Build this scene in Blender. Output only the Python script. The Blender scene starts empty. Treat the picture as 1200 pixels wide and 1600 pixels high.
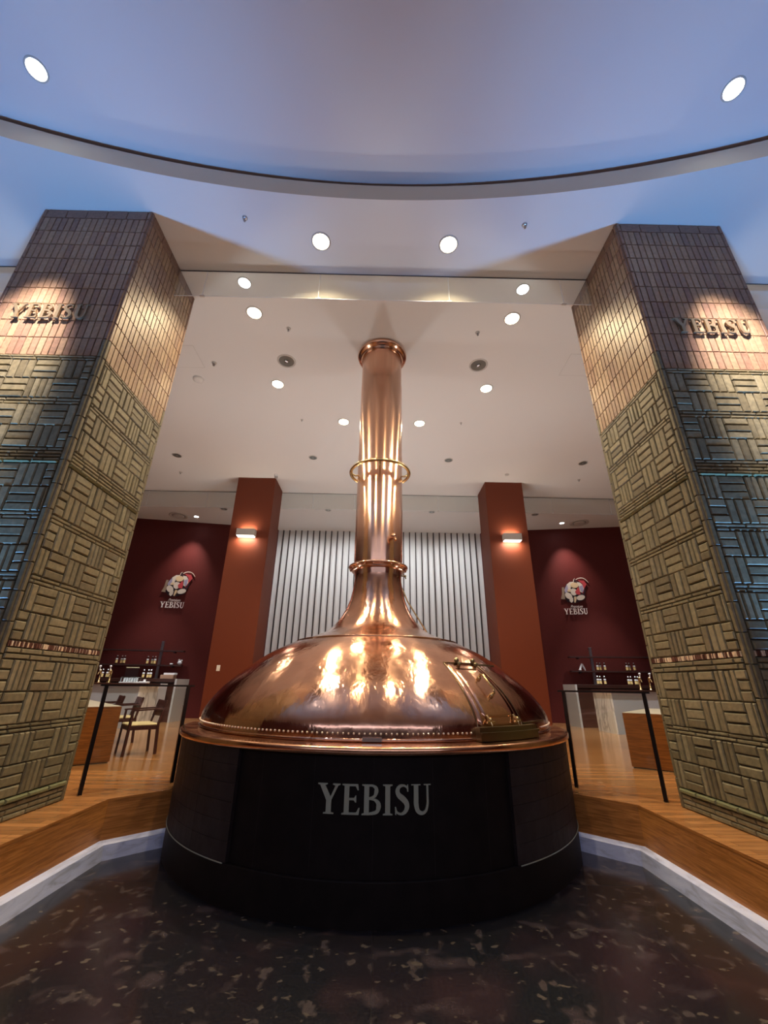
import bpy, bmesh, math, random
from mathutils import Vector, Matrix
C = bpy.context.scene
COL = C.collection
PI = math.pi
R = math.radians

# ------------------------------------------------------------------ camera
EYE = 1.6
def make_camera():
    f, pitch, roll, yaw = 647.0, R(22.7), R(0.8), R(0.6)
    F = Vector((math.sin(yaw)*math.cos(pitch), math.cos(yaw)*math.cos(pitch), math.sin(pitch)))
    R0 = Vector((math.cos(yaw), -math.sin(yaw), 0)); U0 = R0.cross(F)
    Rt = R0*math.cos(roll) + U0*math.sin(roll)
    Up = -R0*math.sin(roll) + U0*math.cos(roll)
    cd = bpy.data.cameras.new('camera'); cam = bpy.data.objects.new('camera', cd); COL.objects.link(cam)
    cam.matrix_world = Matrix(((Rt.x, Up.x, -F.x, 0), (Rt.y, Up.y, -F.y, 0), (Rt.z, Up.z, -F.z, EYE), (0, 0, 0, 1)))
    cd.sensor_fit = 'VERTICAL'; cd.sensor_height = 36.0; cd.sensor_width = 27.0
    cd.lens = f/1600*36.0
    cd.clip_start = .05; cd.clip_end = 100
    C.camera = cam
make_camera()

# ------------------------------------------------------------------ light levels
EXPOSURE = 0.0
RING_W = 350; RING_COL = (1.0, .77, .46)
FILL_W = 232; FILL_COL = (.90, .95, .98)
KETTLE_W = 120
RECESS_W = 4000
BLUE_W = 1100; BLUE_COL = (.16, .45, 1.0)
DAY_W = 560; DAY_COL = (.80, .80, 1.0)
LOGO_W = 360
SLAT_W = 180
SERVICE_FILL_W = 900
C.view_settings.view_transform = 'Standard'
C.view_settings.look = 'None'
C.view_settings.gamma = 1.0
C.view_settings.use_curve_mapping = False
C.view_settings.exposure = EXPOSURE
w = bpy.data.worlds.new('world'); C.world = w; w.use_nodes = True
w.node_tree.nodes['Background'].inputs[0].default_value = (.35, .5, .9, 1)
w.node_tree.nodes['Background'].inputs[1].default_value = .35

def area_light(name, loc, rot, sx, sy, watts, col):
    l = bpy.data.lights.new(name, 'AREA'); l.shape = 'RECTANGLE'; l.size = sx; l.size_y = sy
    l.energy = watts; l.color = col
    o = bpy.data.objects.new(name, l); COL.objects.link(o); o.location = loc; o.rotation_euler = rot
    return o
# daylight panel added unseen behind the viewer, high to stay off the dome
area_light('added_daylight_panel', (0, -11.8, 6.4), (R(68), 0, 0), 24, 2, DAY_W, DAY_COL)

def aim(o, target):
    d = Vector(target) - o.location
    o.rotation_euler = d.to_track_quat('-Z', 'Y').to_euler()
def spot(name, loc, target, watts, col, ang=100, blend=.6, rad=.05, parent=None):
    l = bpy.data.lights.new(name, 'SPOT'); l.energy = watts; l.color = col
    l.spot_size = R(ang); l.spot_blend = blend; l.shadow_soft_size = rad
    o = bpy.data.objects.new(name, l); COL.objects.link(o); o.location = loc; aim(o, target)
    if parent:
        o.parent = parent; o.matrix_parent_inverse = parent_inv(parent)
    return o
def parent_inv(p):
    return (Matrix.Translation(p.location) @ p.rotation_euler.to_matrix().to_4x4()).inverted()

# ------------------------------------------------------------------ tagging
def tag(o, label=None, cat=None, group=None, kind=None):
    if label: o['label'] = label
    if cat: o['category'] = cat
    if group: o['group'] = group
    if kind: o['kind'] = kind
    return o
def thing(name, label, cat, loc=(0, 0, 0), rz=0, group=None):
    o = bpy.data.objects.new(name, None); COL.objects.link(o); o.empty_display_size = .1
    o.location = loc; o.rotation_euler = (0, 0, rz)
    return tag(o, label, cat, group)
def copy_tree(o, parent=None):
    c = o.copy(); COL.objects.link(c)
    if parent: c.parent = parent
    for ch in list(o.children): copy_tree(ch, c)
    return c
def mirrored(x, s): return x*s

# ------------------------------------------------------------------ mesh builder
class MB:
    def __init__(s): s.v = []; s.f = []; s.a = []; s.sm = []
    def add(s, vs, fs, var=0.0, smooth=False):
        b = len(s.v); s.v += [tuple(v) for v in vs]; s.a += [var]*len(vs)
        for f in fs: s.f.append(tuple(b+i for i in f)); s.sm.append(smooth)
    def box(s, x0, x1, y0, y1, z0, z1, var=0.0, bev=0.0):
        if bev <= 0:
            vs = [(x, y, z) for z in (z0, z1) for x, y in ((x0, y0), (x1, y0), (x1, y1), (x0, y1))]
            s.add(vs, [(3, 2, 1, 0), (4, 5, 6, 7), (0, 1, 5, 4), (1, 2, 6, 5), (2, 3, 7, 6), (3, 0, 4, 7)], var)
        else:
            b = bev; rings = []
            def ring(i, z):
                return [(x0+i, y0+b, z), (x0+b, y0+i, z), (x1-b, y0+i, z), (x1-i, y0+b, z),
                        (x1-i, y1-b, z), (x1-b, y1-i, z), (x0+b, y1-i, z), (x0+i, y1-b, z)]
            vs = ring(b, z0)+ring(0, z0+b)+ring(0, z1-b)+ring(b, z1)
            fs = [tuple(range(7, -1, -1)), tuple(range(24, 32))]
            for k in range(3):
                for i in range(8):
                    j = (i+1) % 8; fs.append((k*8+i, k*8+j, k*8+8+j, k*8+8+i))
            s.add(vs, fs, var)
        return s
    def lathe(s, prof, c=(0, 0, 0), n=48, smooth=True, a0=0, a1=2*PI, var=0.0):
        full = abs(a1-a0-2*PI) < 1e-6; m = n if full else n+1
        vs = []
        for r, z in prof:
            for i in range(m):
                a = a0+(a1-a0)*i/n; vs.append((c[0]+r*math.cos(a), c[1]+r*math.sin(a), c[2]+z))
        fs = []
        for k in range(len(prof)-1):
            for i in range(n):
                j = (i+1) % m if full else i+1
                fs.append((k*m+i, k*m+j, (k+1)*m+j, (k+1)*m+i))
        s.add(vs, fs, var, smooth); return s
    def cyl(s, x, y, z0, z1, r, n=24, r1=None, var=0.0):
        r1 = r if r1 is None else r1
        s.lathe([(r, z0), (r1, z1)], (x, y, 0), n, True, var=var)
        for r_, z, rev in ((r, z0, True), (r1, z1, False)):
            vs = [(x+r_*math.cos(2*PI*i/n), y+r_*math.sin(2*PI*i/n), z) for i in range(n)]
            s.add(vs, [tuple(range(n-1, -1, -1)) if rev else tuple(range(n))], var)
        return s
    def tube(s, pts, r, n=10, closed=False, var=0.0, r2=None):
        P = [Vector(p) for p in pts]; N = len(P); vs = []
        prev = None
        for i, p in enumerate(P):
            if closed: t = (P[(i+1) % N]-P[i-1]).normalized()
            else: t = (P[min(i+1, N-1)]-P[max(i-1, 0)]).normalized()
            if prev is None:
                u = t.cross(Vector((0, 0, 1)))
                if u.length < 1e-3: u = t.cross(Vector((1, 0, 0)))
            else: u = prev - t*prev.dot(t)
            u.normalize(); prev = u; v = t.cross(u)
            rr = r if r2 is None else r+(r2-r)*i/max(N-1, 1)
            for k in range(n):
                a = 2*PI*k/n; vs.append(p+(u*math.cos(a)+v*math.sin(a))*rr)
        fs = []
        for i in range(N if closed else N-1):
            j = (i+1) % N
            for k in range(n):
                l = (k+1) % n; fs.append((i*n+k, i*n+l, j*n+l, j*n+k))
        s.add(vs, fs, var, True)
        if not closed:
            s.add(vs[:n], [tuple(range(n))], var); s.add(vs[-n:], [tuple(range(n-1, -1, -1))], var)
        return s
    def sphere(s, c, r, n=12, m=8, sz=1.0, var=0.0):
        prof = [(r*math.sin(PI*k/m), -r*sz*math.cos(PI*k/m)) for k in range(m+1)]
        prof[0] = (1e-4, prof[0][1]); prof[-1] = (1e-4, prof[-1][1])
        return s.lathe(prof, c, n, var=var)
    def obox(s, c, u, hu, hv, z0, z1, var=0.0):
        """box with horizontal axis u (unit 2D), half sizes hu, hv"""
        ux, uy = u; vs = []
        for z in (z0, z1):
            for a, b in ((-hu, -hv), (hu, -hv), (hu, hv), (-hu, hv)):
                vs.append((c[0]+ux*a-uy*b, c[1]+uy*a+ux*b, z))
        s.add(vs, [(3, 2, 1, 0), (4, 5, 6, 7), (0, 1, 5, 4), (1, 2, 6, 5), (2, 3, 7, 6), (3, 0, 4, 7)], var)
        return s
    def beam(s, p, q, wx, wy, var=0.0, up=(0, 0, 1)):
        """square section bar from p to q"""
        p = Vector(p); q = Vector(q); t = (q-p).normalized(); u = t.cross(Vector(up))
        if u.length < 1e-3: u = t.cross(Vector((0, 1, 0)))
        u.normalize(); v = u.cross(t)
        vs = [b+u*a*wx/2+v*c*wy/2 for b in (p, q) for a, c in ((-1, -1), (1, -1), (1, 1), (-1, 1))]
        s.add(vs, [(3, 2, 1, 0), (4, 5, 6, 7), (0, 1, 5, 4), (1, 2, 6, 5), (2, 3, 7, 6), (3, 0, 4, 7)], var)
        return s
    def prism(s, pts, place, d0, d1, var=0.0):
        n = len(pts)
        vs = [place(u, v, d0) for u, v in pts]+[place(u, v, d1) for u, v in pts]
        s.add(vs, [tuple(range(n-1, -1, -1)), tuple(range(n, 2*n))]+[(i, (i+1) % n, n+(i+1) % n, n+i) for i in range(n)], var)
        return s
    def build(s, name, mat, parent=None, recalc=True, loc=None):
        me = bpy.data.meshes.new(name); me.from_pydata(s.v, [], s.f); me.update()
        at = me.attributes.new('var', 'FLOAT', 'POINT'); at.data.foreach_set('value', s.a)
        me.polygons.foreach_set('use_smooth', s.sm)
        if recalc:
            bm = bmesh.new(); bm.from_mesh(me); bmesh.ops.recalc_face_normals(bm, faces=bm.faces); bm.to_mesh(me); bm.free()
        me.materials.append(mat)
        o = bpy.data.objects.new(name, me); COL.objects.link(o)
        if parent: o.parent = parent
        if loc: o.location = loc
        return o

# ------------------------------------------------------------------ materials
def mat(name, base=(.5, .5, .5), rough=.5, metal=0.0, spec=None, emit=None, estr=0, trans=0, ior=None, alpha=None, coat=0):
    m = bpy.data.materials.new(name); m.use_nodes = True
    b = m.node_tree.nodes['Principled BSDF']
    b.inputs['Base Color'].default_value = (*base, 1); b.inputs['Roughness'].default_value = rough
    b.inputs['Metallic'].default_value = metal
    if spec is not None: b.inputs['Specular IOR Level'].default_value = spec
    if emit: b.inputs['Emission Color'].default_value = (*emit, 1); b.inputs['Emission Strength'].default_value = estr
    if trans: b.inputs['Transmission Weight'].default_value = trans
    if ior: b.inputs['IOR'].default_value = ior
    if coat: b.inputs['Coat Weight'].default_value = coat; b.inputs['Coat Roughness'].default_value = .08
    return m
class NT:
    def __init__(s, m): s.m = m; s.t = m.node_tree; s.b = s.t.nodes['Principled BSDF']
    def n(s, typ, **kw):
        x = s.t.nodes.new(typ)
        for k, v in kw.items():
            if k.startswith('_'): setattr(x, k[1:], v)
            else: x.inputs[k.replace('__', ' ')].default_value = v
        return x
    def l(s, a, b): s.t.links.new(a, b)
    def coord(s, scale=(1, 1, 1), rot=(0, 0, 0), kind='Object'):
        tc = s.n('ShaderNodeTexCoord'); mp = s.n('ShaderNodeMapping'); mp.inputs['Scale'].default_value = scale
        mp.inputs['Rotation'].default_value = rot
        s.l(tc.outputs[kind], mp.inputs[0]); return mp.outputs[0]
    def noise(s, vec, scale, detail=4, rough=.5, dist=0):
        x = s.n('ShaderNodeTexNoise', Scale=scale, Detail=detail, Roughness=rough, Distortion=dist)
        s.l(vec, x.inputs['Vector']); return x.outputs['Fac']
    def ramp(s, fac, stops, interp='LINEAR'):
        x = s.n('ShaderNodeValToRGB'); x.color_ramp.interpolation = interp; e = x.color_ramp.elements
        while len(e) < len(stops): e.new(.5)
        for i, (p, c) in enumerate(stops): e[i].position = p; e[i].color = (*c, 1) if len(c) == 3 else c
        s.l(fac, x.inputs[0]); return x.outputs[0]
    def mix(s, fac, a, b, blend='MIX'):
        x = s.n('ShaderNodeMix'); x.data_type = 'RGBA'; x.blend_type = blend
        for sock, val in ((x.inputs[0], fac), (x.inputs[6], a), (x.inputs[7], b)):
            if hasattr(val, 'links'): s.l(val, sock)
            elif isinstance(val, (int, float)): sock.default_value = val
            else: sock.default_value = (*val, 1)
        return x.outputs[2]
    def bump(s, h, strength=.3, dist=.01):
        x = s.n('ShaderNodeBump', Strength=strength, Distance=dist); s.l(h, x.inputs['Height'])
        s.l(x.outputs[0], s.b.inputs['Normal'])
    def attr(s, name='var'):
        x = s.n('ShaderNodeAttribute'); x.attribute_name = name; return x.outputs['Fac']

M = {}
def copper(name, base, rough, bump=.12, bscale=9, zs=.35, dist=.006, an=0, fine=0.0):
    m = mat(name, base, rough, 1.0); t = NT(m)
    if an:
        tg = t.n('ShaderNodeTangent'); tg.direction_type = 'RADIAL'; tg.axis = 'Z'; t.l(tg.outputs[0], t.b.inputs['Tangent'])
        t.b.inputs['Anisotropic'].default_value = an; t.b.inputs['Anisotropic Rotation'].default_value = .25
    v = t.coord((1, 1, zs)); n1 = t.noise(v, 3.0, 5, .6, .5)
    c = t.ramp(n1, [(.3, tuple(x*.78 for x in base)), (.55, base), (.8, (base[0]*1.05, base[1]*1.12, base[2]*1.2))])
    t.l(c, t.b.inputs['Base Color'])
    n2 = t.noise(t.coord((1, 1, zs)), bscale, 2, .5, .3); nf = t.noise(t.coord((1, 1, zs)), bscale*4.5, 2, .5, .6)
    ad = t.n('ShaderNodeMath'); ad.operation = 'MULTIPLY_ADD'; t.l(nf, ad.inputs[0]); ad.inputs[1].default_value = fine; t.l(n2, ad.inputs[2]); t.bump(ad.outputs[0], bump, dist)
    n3 = t.noise(v, 6, 3); rr = t.ramp(n3, [(.3, (rough*.75,)*3), (.7, (rough*1.35,)*3)]); t.l(rr, t.b.inputs['Roughness'])
    return m
M['copper'] = copper('polished_copper_dome', (.80, .46, .31), .15, .5, 6, .45, .014, .8, .22)
M['copper_pipe'] = copper('polished_copper_pipe', (.88, .54, .38), .20, .22, 5, .08, .008, .85, .06)
M['copper_rim'] = copper('copper_rim', (.78, .42, .25), .2, .2, 8, 1)
M['brass'] = mat('brass', (.75, .55, .26), .2, 1)
M['old_brass'] = mat('dull_brass', (.26, .21, .12), .3, 1)
M['rivet'] = mat('pale_rivet', (.95, .82, .68), .32, .7)
M['ceiling'] = mat('ceiling_paint', (.80, .78, .75), .85)
M['recess'] = mat('recess_paint', (.80, .78, .79), .85)
M['band'] = mat('recess_band_paint', (.66, .60, .50), .8)
M['groove'] = mat('shadow_gap', (.06, .06, .07), .8)
M['glass'] = None
def glass(name, tint, alpha, ior=1.3):
    m = bpy.data.materials.new(name); m.use_nodes = True; t = m.node_tree; t.nodes.clear()
    o = t.nodes.new('ShaderNodeOutputMaterial'); tr = t.nodes.new('ShaderNodeBsdfTransparent'); gl = t.nodes.new('ShaderNodeBsdfGlossy')
    df = t.nodes.new('ShaderNodeBsdfDiffuse'); df.inputs[0].default_value = (*tint, 1)
    tr.inputs[0].default_value = (.93, .95, .94, 1); gl.inputs['Roughness'].default_value = .02
    fr = t.nodes.new('ShaderNodeFresnel'); fr.inputs[0].default_value = ior
    m1 = t.nodes.new('ShaderNodeMixShader'); m2 = t.nodes.new('ShaderNodeMixShader'); m1.inputs[0].default_value = alpha
    t.links.new(tr.outputs[0], m1.inputs[1]); t.links.new(df.outputs[0], m1.inputs[2])
    t.links.new(fr.outputs[0], m2.inputs[0]); t.links.new(m1.outputs[0], m2.inputs[1]); t.links.new(gl.outputs[0], m2.inputs[2])
    t.links.new(m2.outputs[0], o.inputs[0]); return m
M['smoke_glass'] = glass('smoke_curtain_glass', (.85, .84, .78), .12, 1.08)
M['rail_glass'] = glass('rail_glass', (.7, .8, .8), .01)
M['black_metal'] = mat('black_metal', (.012, .010, .012), .35, .5)
M['steel'] = mat('brushed_steel', (.55, .55, .56), .3, 1)
M['chrome'] = mat('chrome', (.8, .8, .82), .08, 1)
M['white'] = mat('white_paint', (.78, .78, .76), .5)
M['dark_void'] = mat('dark_interior', (.01, .01, .011), .6)

m = mat('maroon_wall_paint', (.085, .020, .018), .6, spec=.2); t = NT(m)
t.l(t.ramp(t.noise(t.coord(), 30, 3), [(.3, (.098, .017, .014)), (.7, (.112, .020, .017))]), t.b.inputs['Base Color']); M['maroon'] = m
m = mat('red_brown_column_paint', (.165, .040, .018), .55, spec=.2); M['column'] = m
m = mat('slat_wall_panel', (.78, .79, .78), .6); M['panel'] = m
M['slat'] = mat('dark_slat', (.03, .02, .018), .5)

# wooden boards
def wood(name, c1, c2, c3, rough, board, rot=0, coat=0, spec=None, axis='XY'):
    m = mat(name, c1, rough, spec=spec, coat=coat); t = NT(m)
    if axis == 'XY': v = t.coord((1, 1, 1), (0, 0, rot))
    else:
        v = t.coord((1.4, 1.4, 26)); n1 = t.noise(v, 1.6, 6, .62, 1.4)
        t.l(t.ramp(n1, [(.28, tuple(x*.72 for x in c1)), (.45, c1), (.55, c2), (.75, c3)]), t.b.inputs['Base Color']); t.bump(n1, .05, .002); return m
    br = t.n('ShaderNodeTexBrick', Scale=1.0, Mortar__Size=.0016, Brick__Width=1.4, Row__Height=board)
    br.offset = .37; br.inputs['Color1'].default_value = (0, 0, 0, 1); br.inputs['Color2'].default_value = (1, 1, 1, 1); br.inputs['Mortar'].default_value = (.5, .5, .5, 1)
    t.l(v, br.inputs['Vector'])
    st = t.n('ShaderNodeMapping'); st.inputs['Scale'].default_value = (1.2, 14, 14); t.l(v, st.inputs[0])
    n1 = t.noise(st.outputs[0], 2.2, 6, .6, 1.2)
    base = t.ramp(n1, [(.25, c1), (.5, c2), (.75, c3)])
    tone = t.ramp(br.outputs['Color'], [(0, (.72, .72, .72)), (1, (1.12, 1.1, 1.08))])
    c = t.mix(1.0, base, tone, 'MULTIPLY')
    c = t.mix(br.outputs['Fac'], c, tuple(x*.35 for x in c1))
    t.l(c, t.b.inputs['Base Color']); t.bump(n1, .05, .002); return m
M['floor_wood'] = wood('oak_floor', (.30, .135, .045), (.42, .20, .075), (.50, .26, .11), .15, .09)
M['fascia_wood'] = wood('platform_fascia_wood', (.34, .13, .032), (.46, .185, .05), (.54, .235, .07), .35, .5, axis='XZ')
M['table_wood'] = wood('table_veneer', (.17, .060, .012), (.24, .088, .018), (.30, .12, .03), .3, 2.0, axis='XZ')
M['dark_wood'] = wood('dark_wood', (.04, .014, .010), (.055, .02, .013), (.07, .026, .016), .35, 2.0)
M['panel_wood'] = wood('brown_panel_wood', (.075, .025, .014), (.10, .034, .018), (.13, .044, .024), .4, .6, axis='XZ')
M['chair_wood'] = mat('chair_wood', (.045, .012, .010), .3)
M['cream'] = mat('cream_seat_fabric', (.74, .66, .40), .7)

# dark marble floor with pink and grey fossil blotches
m = mat('dark_marble_floor', (.02, .02, .02), .16); t = NT(m)
v = t.coord((1, 1, 1)); big = t.noise(v, .9, 3, .5, .4)
base = t.ramp(big, [(.35, (.009, .013, .018)), (.5, (.014, .014, .020)), (.65, (.022, .013, .019))])
def blot(scale, thr, seed, stretch):
    mp = t.coord(stretch, (0, 0, seed)); nz = t.n('ShaderNodeTexNoise', Scale=2.2, Detail=3); t.l(mp, nz.inputs['Vector'])
    ad = t.n('ShaderNodeVectorMath'); ad.operation = 'MULTIPLY_ADD'; t.l(nz.outputs['Color'], ad.inputs[0]); ad.inputs[1].default_value = (.9, .9, .0); t.l(mp, ad.inputs[2])
    vo = t.n('ShaderNodeTexVoronoi', Scale=scale); t.l(ad.outputs[0], vo.inputs['Vector'])
    return t.ramp(vo.outputs['Distance'], [(thr*.15, (1, 1, 1)), (thr*1.25, (0, 0, 0))]), vo.outputs['Color']
def blobs(scale, lo, hi, st, rz, dist=.5):
    return t.ramp(t.noise(t.coord(st, (0, 0, rz)), scale, 2.5, .5, dist), [(lo, (0, 0, 0)), (hi, (1, 1, 1))])
c = t.mix(blobs(3.0, .585, .68, (1, 1.5, 1), .5, .2), base, (.058, .044, .052))
c = t.mix(blobs(6.0, .60, .68, (1.4, 1, 1), 1.9, .15), c, (.082, .066, .068))
c = t.mix(blobs(10, .635, .70, (1, 1.4, 1), 3.0, .1), c, (.12, .10, .085))
c = t.mix(blobs(1.3, .60, .75, (1, 1, 1), 2.4), c, (.045, .024, .03))
fine = t.noise(v, 60, 3); c = t.mix(.25, c, t.ramp(fine, [(.4, (.006, .006, .007)), (.8, (.07, .06, .06))]))
sep = t.n('ShaderNodeSeparateXYZ'); t.l(v, sep.inputs[0])
t.l(c, t.b.inputs['Base Color']); M['floor'] = m
m = mat('grey_blue_plinth_stone', (.36, .37, .44), .35); t = NT(m)
t.l(t.ramp(t.noise(t.coord((1, .6, 3)), 5, 5, .6, 1), [(.3, (.34, .38, .54)), (.5, (.54, .60, .86)), (.75, (.64, .70, .95))]), t.b.inputs['Base Color']); M['plinth'] = m

# glazed pillar tiles; 'var' carries the tone of each tile
def tile(name, stops, rough, bump, spec=.5, nscale=22):
    m = mat(name, (.3, .3, .3), rough, spec=spec); t = NT(m)
    c = t.ramp(t.attr(), stops)
    n = t.noise(t.coord(), nscale, 5, .6)
    mul = t.ramp(n, [(.3, (.70, .70, .70)), (.7, (1.2, 1.18, 1.15))])
    c = t.mix(1.0, c, mul, 'MULTIPLY'); t.l(c, t.b.inputs['Base Color']); t.bump(n, bump, .006)
    return m
M['tile_up'] = tile('brown_pink_glazed_tile', [(0, (.22, .13, .095)), (.3, (.27, .17, .115)), (.6, (.31, .205, .13)), (.85, (.34, .235, .155)), (1, (.41, .31, .22))], .45, .3)
M['tile_low'] = tile('grey_olive_glazed_tile', [(0, (.145, .128, .080)), (.5, (.198, .178, .112)), (1, (.25, .230, .15))], .36, .5)
M['mosaic'] = tile('mosaic_strip', [(0, (.12, .05, .035)), (.45, (.20, .085, .06)), (.5, (.85, .66, .48)), (1, (.95, .80, .62))], .35, .1)
M['grout'] = mat('dark_grout', (.065, .056, .042), .8)
M['glaze'] = mat('green_glaze_course', (.17, .18, .10), .25)
M['bronze'] = mat('dark_bronze_letter', (.36, .29, .19), .35, .7)
M['sign_grey'] = mat('grey_green_letter', (.36, .38, .30), .5, .0)

m = mat('black_brown_base_tile', (.012, .008, .008), .55, spec=.15); t = NT(m)
t.l(t.ramp(t.noise(t.coord((1, 1, 1)), 5, 5, .6), [(.3, (.006, .004, .004)), (.7, (.012, .008, .008))]), t.b.inputs['Base Color']); M['base'] = m
M['base_side'] = mat('base_side_tile', (.035, .024, .026), .55, spec=.25); t = NT(M['base_side'])
t.l(t.ramp(t.noise(t.coord(), 6, 6, .65, .4), [(.3, (.014, .009, .010)), (.7, (.032, .023, .025))]), t.b.inputs['Base Color']); t.bump(t.noise(t.coord(), 9, 5, .6), .4, .01)

m = mat('pale_marble_panel', (.8, .78, .7), .25); t = NT(m)
t.l(t.ramp(t.noise(t.coord((1, 1, .35), (R(10), R(12), 0)), 3.2, 3, .5, 1.2), [(.35, (.82, .80, .70)), (.5, (.9, .88, .80)), (.6, (.52, .50, .44)), (.68, (.88, .86, .78))]), t.b.inputs['Base Color']); M['marble'] = m
m = mat('grey_counter_front', (.42, .45, .48), .4); M['counter_grey'] = m
M['white_panel'] = mat('pale_grey_panel', (.60, .60, .56), .35)
M['lamp_warm'] = mat('lit_warm_lamp', (1, 1, 1), .5, emit=(1, .86, .58), estr=26)
M['lamp_white'] = mat('lit_white_lamp', (1, 1, 1), .5, emit=(.88, .94, 1), estr=26)
M['sconce_glow'] = mat('sconce_diffuser', (1, 1, 1), .5, emit=(1, .95, .85), estr=5)
M['lamp_off'] = mat('dark_reflector', (.30, .33, .31), .3, .7)
M['trim_ring'] = mat('lamp_trim_ring', (.6, .57, .53), .4)
M['sconce'] = mat('sconce_body', (.55, .52, .46), .5)
M['amber'] = mat('amber_bottle_glass', (.035, .014, .006), .12)
M['gold_label'] = mat('gold_label', (.95, .72, .30), .4)
M['white_cap'] = mat('pale_foil', (.92, .93, .95), .35)
M['paper'] = mat('paper', (.82, .82, .8), .6)
M['box_brown'] = mat('card_box', (.45, .27, .17), .6)
M['clear'] = mat('clear_plastic', (.75, .78, .82), .15)
M['screen_white'] = mat('white_ceramic', (.85, .86, .88), .2)
M['e_white'] = mat('emblem_white', (.70, .68, .58), .5)
M['e_skin'] = mat('emblem_skin', (.72, .60, .36), .5)
M['e_blue'] = mat('emblem_lavender', (.34, .35, .50), .5)
M['e_red'] = mat('emblem_red', (.50, .06, .07), .5)
M['e_black'] = mat('emblem_black', (.03, .012, .02), .5)
M['e_grey'] = mat('emblem_taupe', (.30, .24, .17), .5)
M['logo_text'] = mat('logo_letter', (.95, .90, .86), .45)
M['hinge'] = M['old_brass']

# ------------------------------------------------------------------ the setting
HC = 7.42      # hall ceiling height
ZP = 0.5       # platform height
AC, AR = (0.0, -14.2), 17.6   # centre and radius of the round ceiling recess
XS, YB, YF = 13.0, 16.6, -12.0

# hall floor
b = MB(); b.add([(-2.75, YF, 0), (2.75, YF, 0), (2.75, 5.7, 0), (-2.75, 5.7, 0)], [(0, 1, 2, 3)])
tag(b.build('floor', M['floor']), kind='structure')
b = MB()
for yy in (-6.2, -2.6, 1.0, 4.6): b.box(-2.6, 2.6, yy, yy+.002, 0, .0006)
for xx in (0.0,): b.box(xx-.001, xx+.001, YF, 5.6, 0, .0006)
M['joint'] = mat('floor_joint', (.012, .012, .014), .4)
tag(b.build('floor_joints', M['joint']), kind='structure')

# raised wooden platform: top, fascia, plinth
edge = [(-2.70, YF), (-2.70, 5.05), (-2.15, 5.58)]
outline = [(-XS, YF)]+edge+[(2.15, 5.58), (2.70, 5.05), (2.70, YF), (XS, YF), (XS, YB), (-XS, YB)]
b = MB(); n = len(outline)
b.add([(x, y, ZP) for x, y in outline], [tuple(range(n))])
tag(b.build('floor_platform', M['floor_wood']), kind='structure')
def strip(pts, z0, z1, off0=0, off1=0):
    vs = []; fs = []
    for i, (x, y, nx, ny) in enumerate(pts):
        vs += [(x+nx*off0, y+ny*off0, z0), (x+nx*off1, y+ny*off1, z1)]
    for i in range(len(pts)-1): fs.append((2*i, 2*i+2, 2*i+3, 2*i+1))
    return vs, fs
for s, side in ((-1, 'left'), (1, 'right')):
    q = [(s*2.70, YF, -s, 0), (s*2.70, 5.05, -s*.924, -.383), (s*2.15, 5.58, -s*.69, -.72)]
    b = MB(); b.add(*strip(q, .14, ZP)); b.add(*strip(q, ZP-.012, ZP-.012+.011, .012, .012))
    b.add(*strip(q, ZP, ZP, .012, 0)) if False else None
    tag(b.build('trim_platform_'+side, M['fascia_wood']), kind='structure')
    b = MB(); b.add(*strip(q, 0, .125, .085, .07)); b.add(*strip(q, .125, .14, .07, .05)); b.add(*strip(q, .14, .15, .05, 0))
    tag(b.build('baseboard_'+side, M['plinth']), kind='structure')

# ceiling with the round recess
arc = []
for i in range(0, 97):
    x = -XS+2*XS*i/96; arc.append((x, AC[1]+math.sqrt(AR*AR-x*x)))
b = MB(); vs = [(x, y, HC) for x, y in arc]+[(x, YB, HC) for x, y in arc]; n = len(arc)
b.add(vs, [(i, i+1, n+i+1, n+i) for i in range(n-1)])
tag(b.build('ceiling', M['ceiling']), kind='structure')
HR = HC+.34
b = MB(); vs = [(x, y+.06, HR) for x, y in arc]+[(x, YF, HR) for x, y in arc]
b.add(vs, [(i, n+i, n+i+1, i+1) for i in range(n-1)])
tag(b.build('ceiling_recess', M['recess']), kind='structure')
b = MB(); vs = [(x, y, HC) for x, y in arc]+[(x, y, HR-.05) for x, y in arc]
b.add(vs, [(i, i+1, n+i+1, n+i) for i in range(n-1)], smooth=True)
tag(b.build('trim_recess_band', M['band']), kind='structure')
b = MB(); vs = [(x, y, HR-.05) for x, y in arc]+[(x, y+.06, HR-.05) for x, y in arc]+[(x, y+.06, HR) for x, y in arc]
b.add(vs, [(i, i+1, n+i+1, n+i) for i in range(n-1)]+[(n+i, n+i+1, 2*n+i+1, 2*n+i) for i in range(n-1)])
tag(b.build('trim_shadow_gap', M['groove']), kind='structure')

# walls
def wall(name, pts, z0, z1, m, th=.12):
    b = MB(); vs = []; fs = []
    for x, y in pts: vs += [(x, y, z0), (x, y, z1)]
    for i in range(len(pts)-1): fs.append((2*i, 2*i+2, 2*i+3, 2*i+1))
    b.add(vs, fs); return tag(b.build(name, m), kind='structure')
wy = lambda x: 15.52-.1616*(abs(x)-6)
wall('wall_back_left', [(-XS, wy(XS)), (-4.15, wy(4.15))], ZP, HC, M['maroon'])
wall('wall_back_right', [(XS, wy(XS)), (4.15, wy(4.15))], ZP, HC, M['maroon'])
wall('wall_left', [(-XS, YF), (-XS, wy(XS))], ZP, HR, M['maroon'])
wall('wall_right', [(XS, YF), (XS, wy(XS))], ZP, HR, M['maroon'])
M['rear'] = mat('rear_wall_paint', (.20, .19, .2), .7)
wall('wall_front', [(-XS, YF), (XS, YF)], 0, HR, M['rear'])
wall('wall_back', [(-4.15, 16.1), (4.15, 16.1)], ZP, HC, M['panel'])
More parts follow.
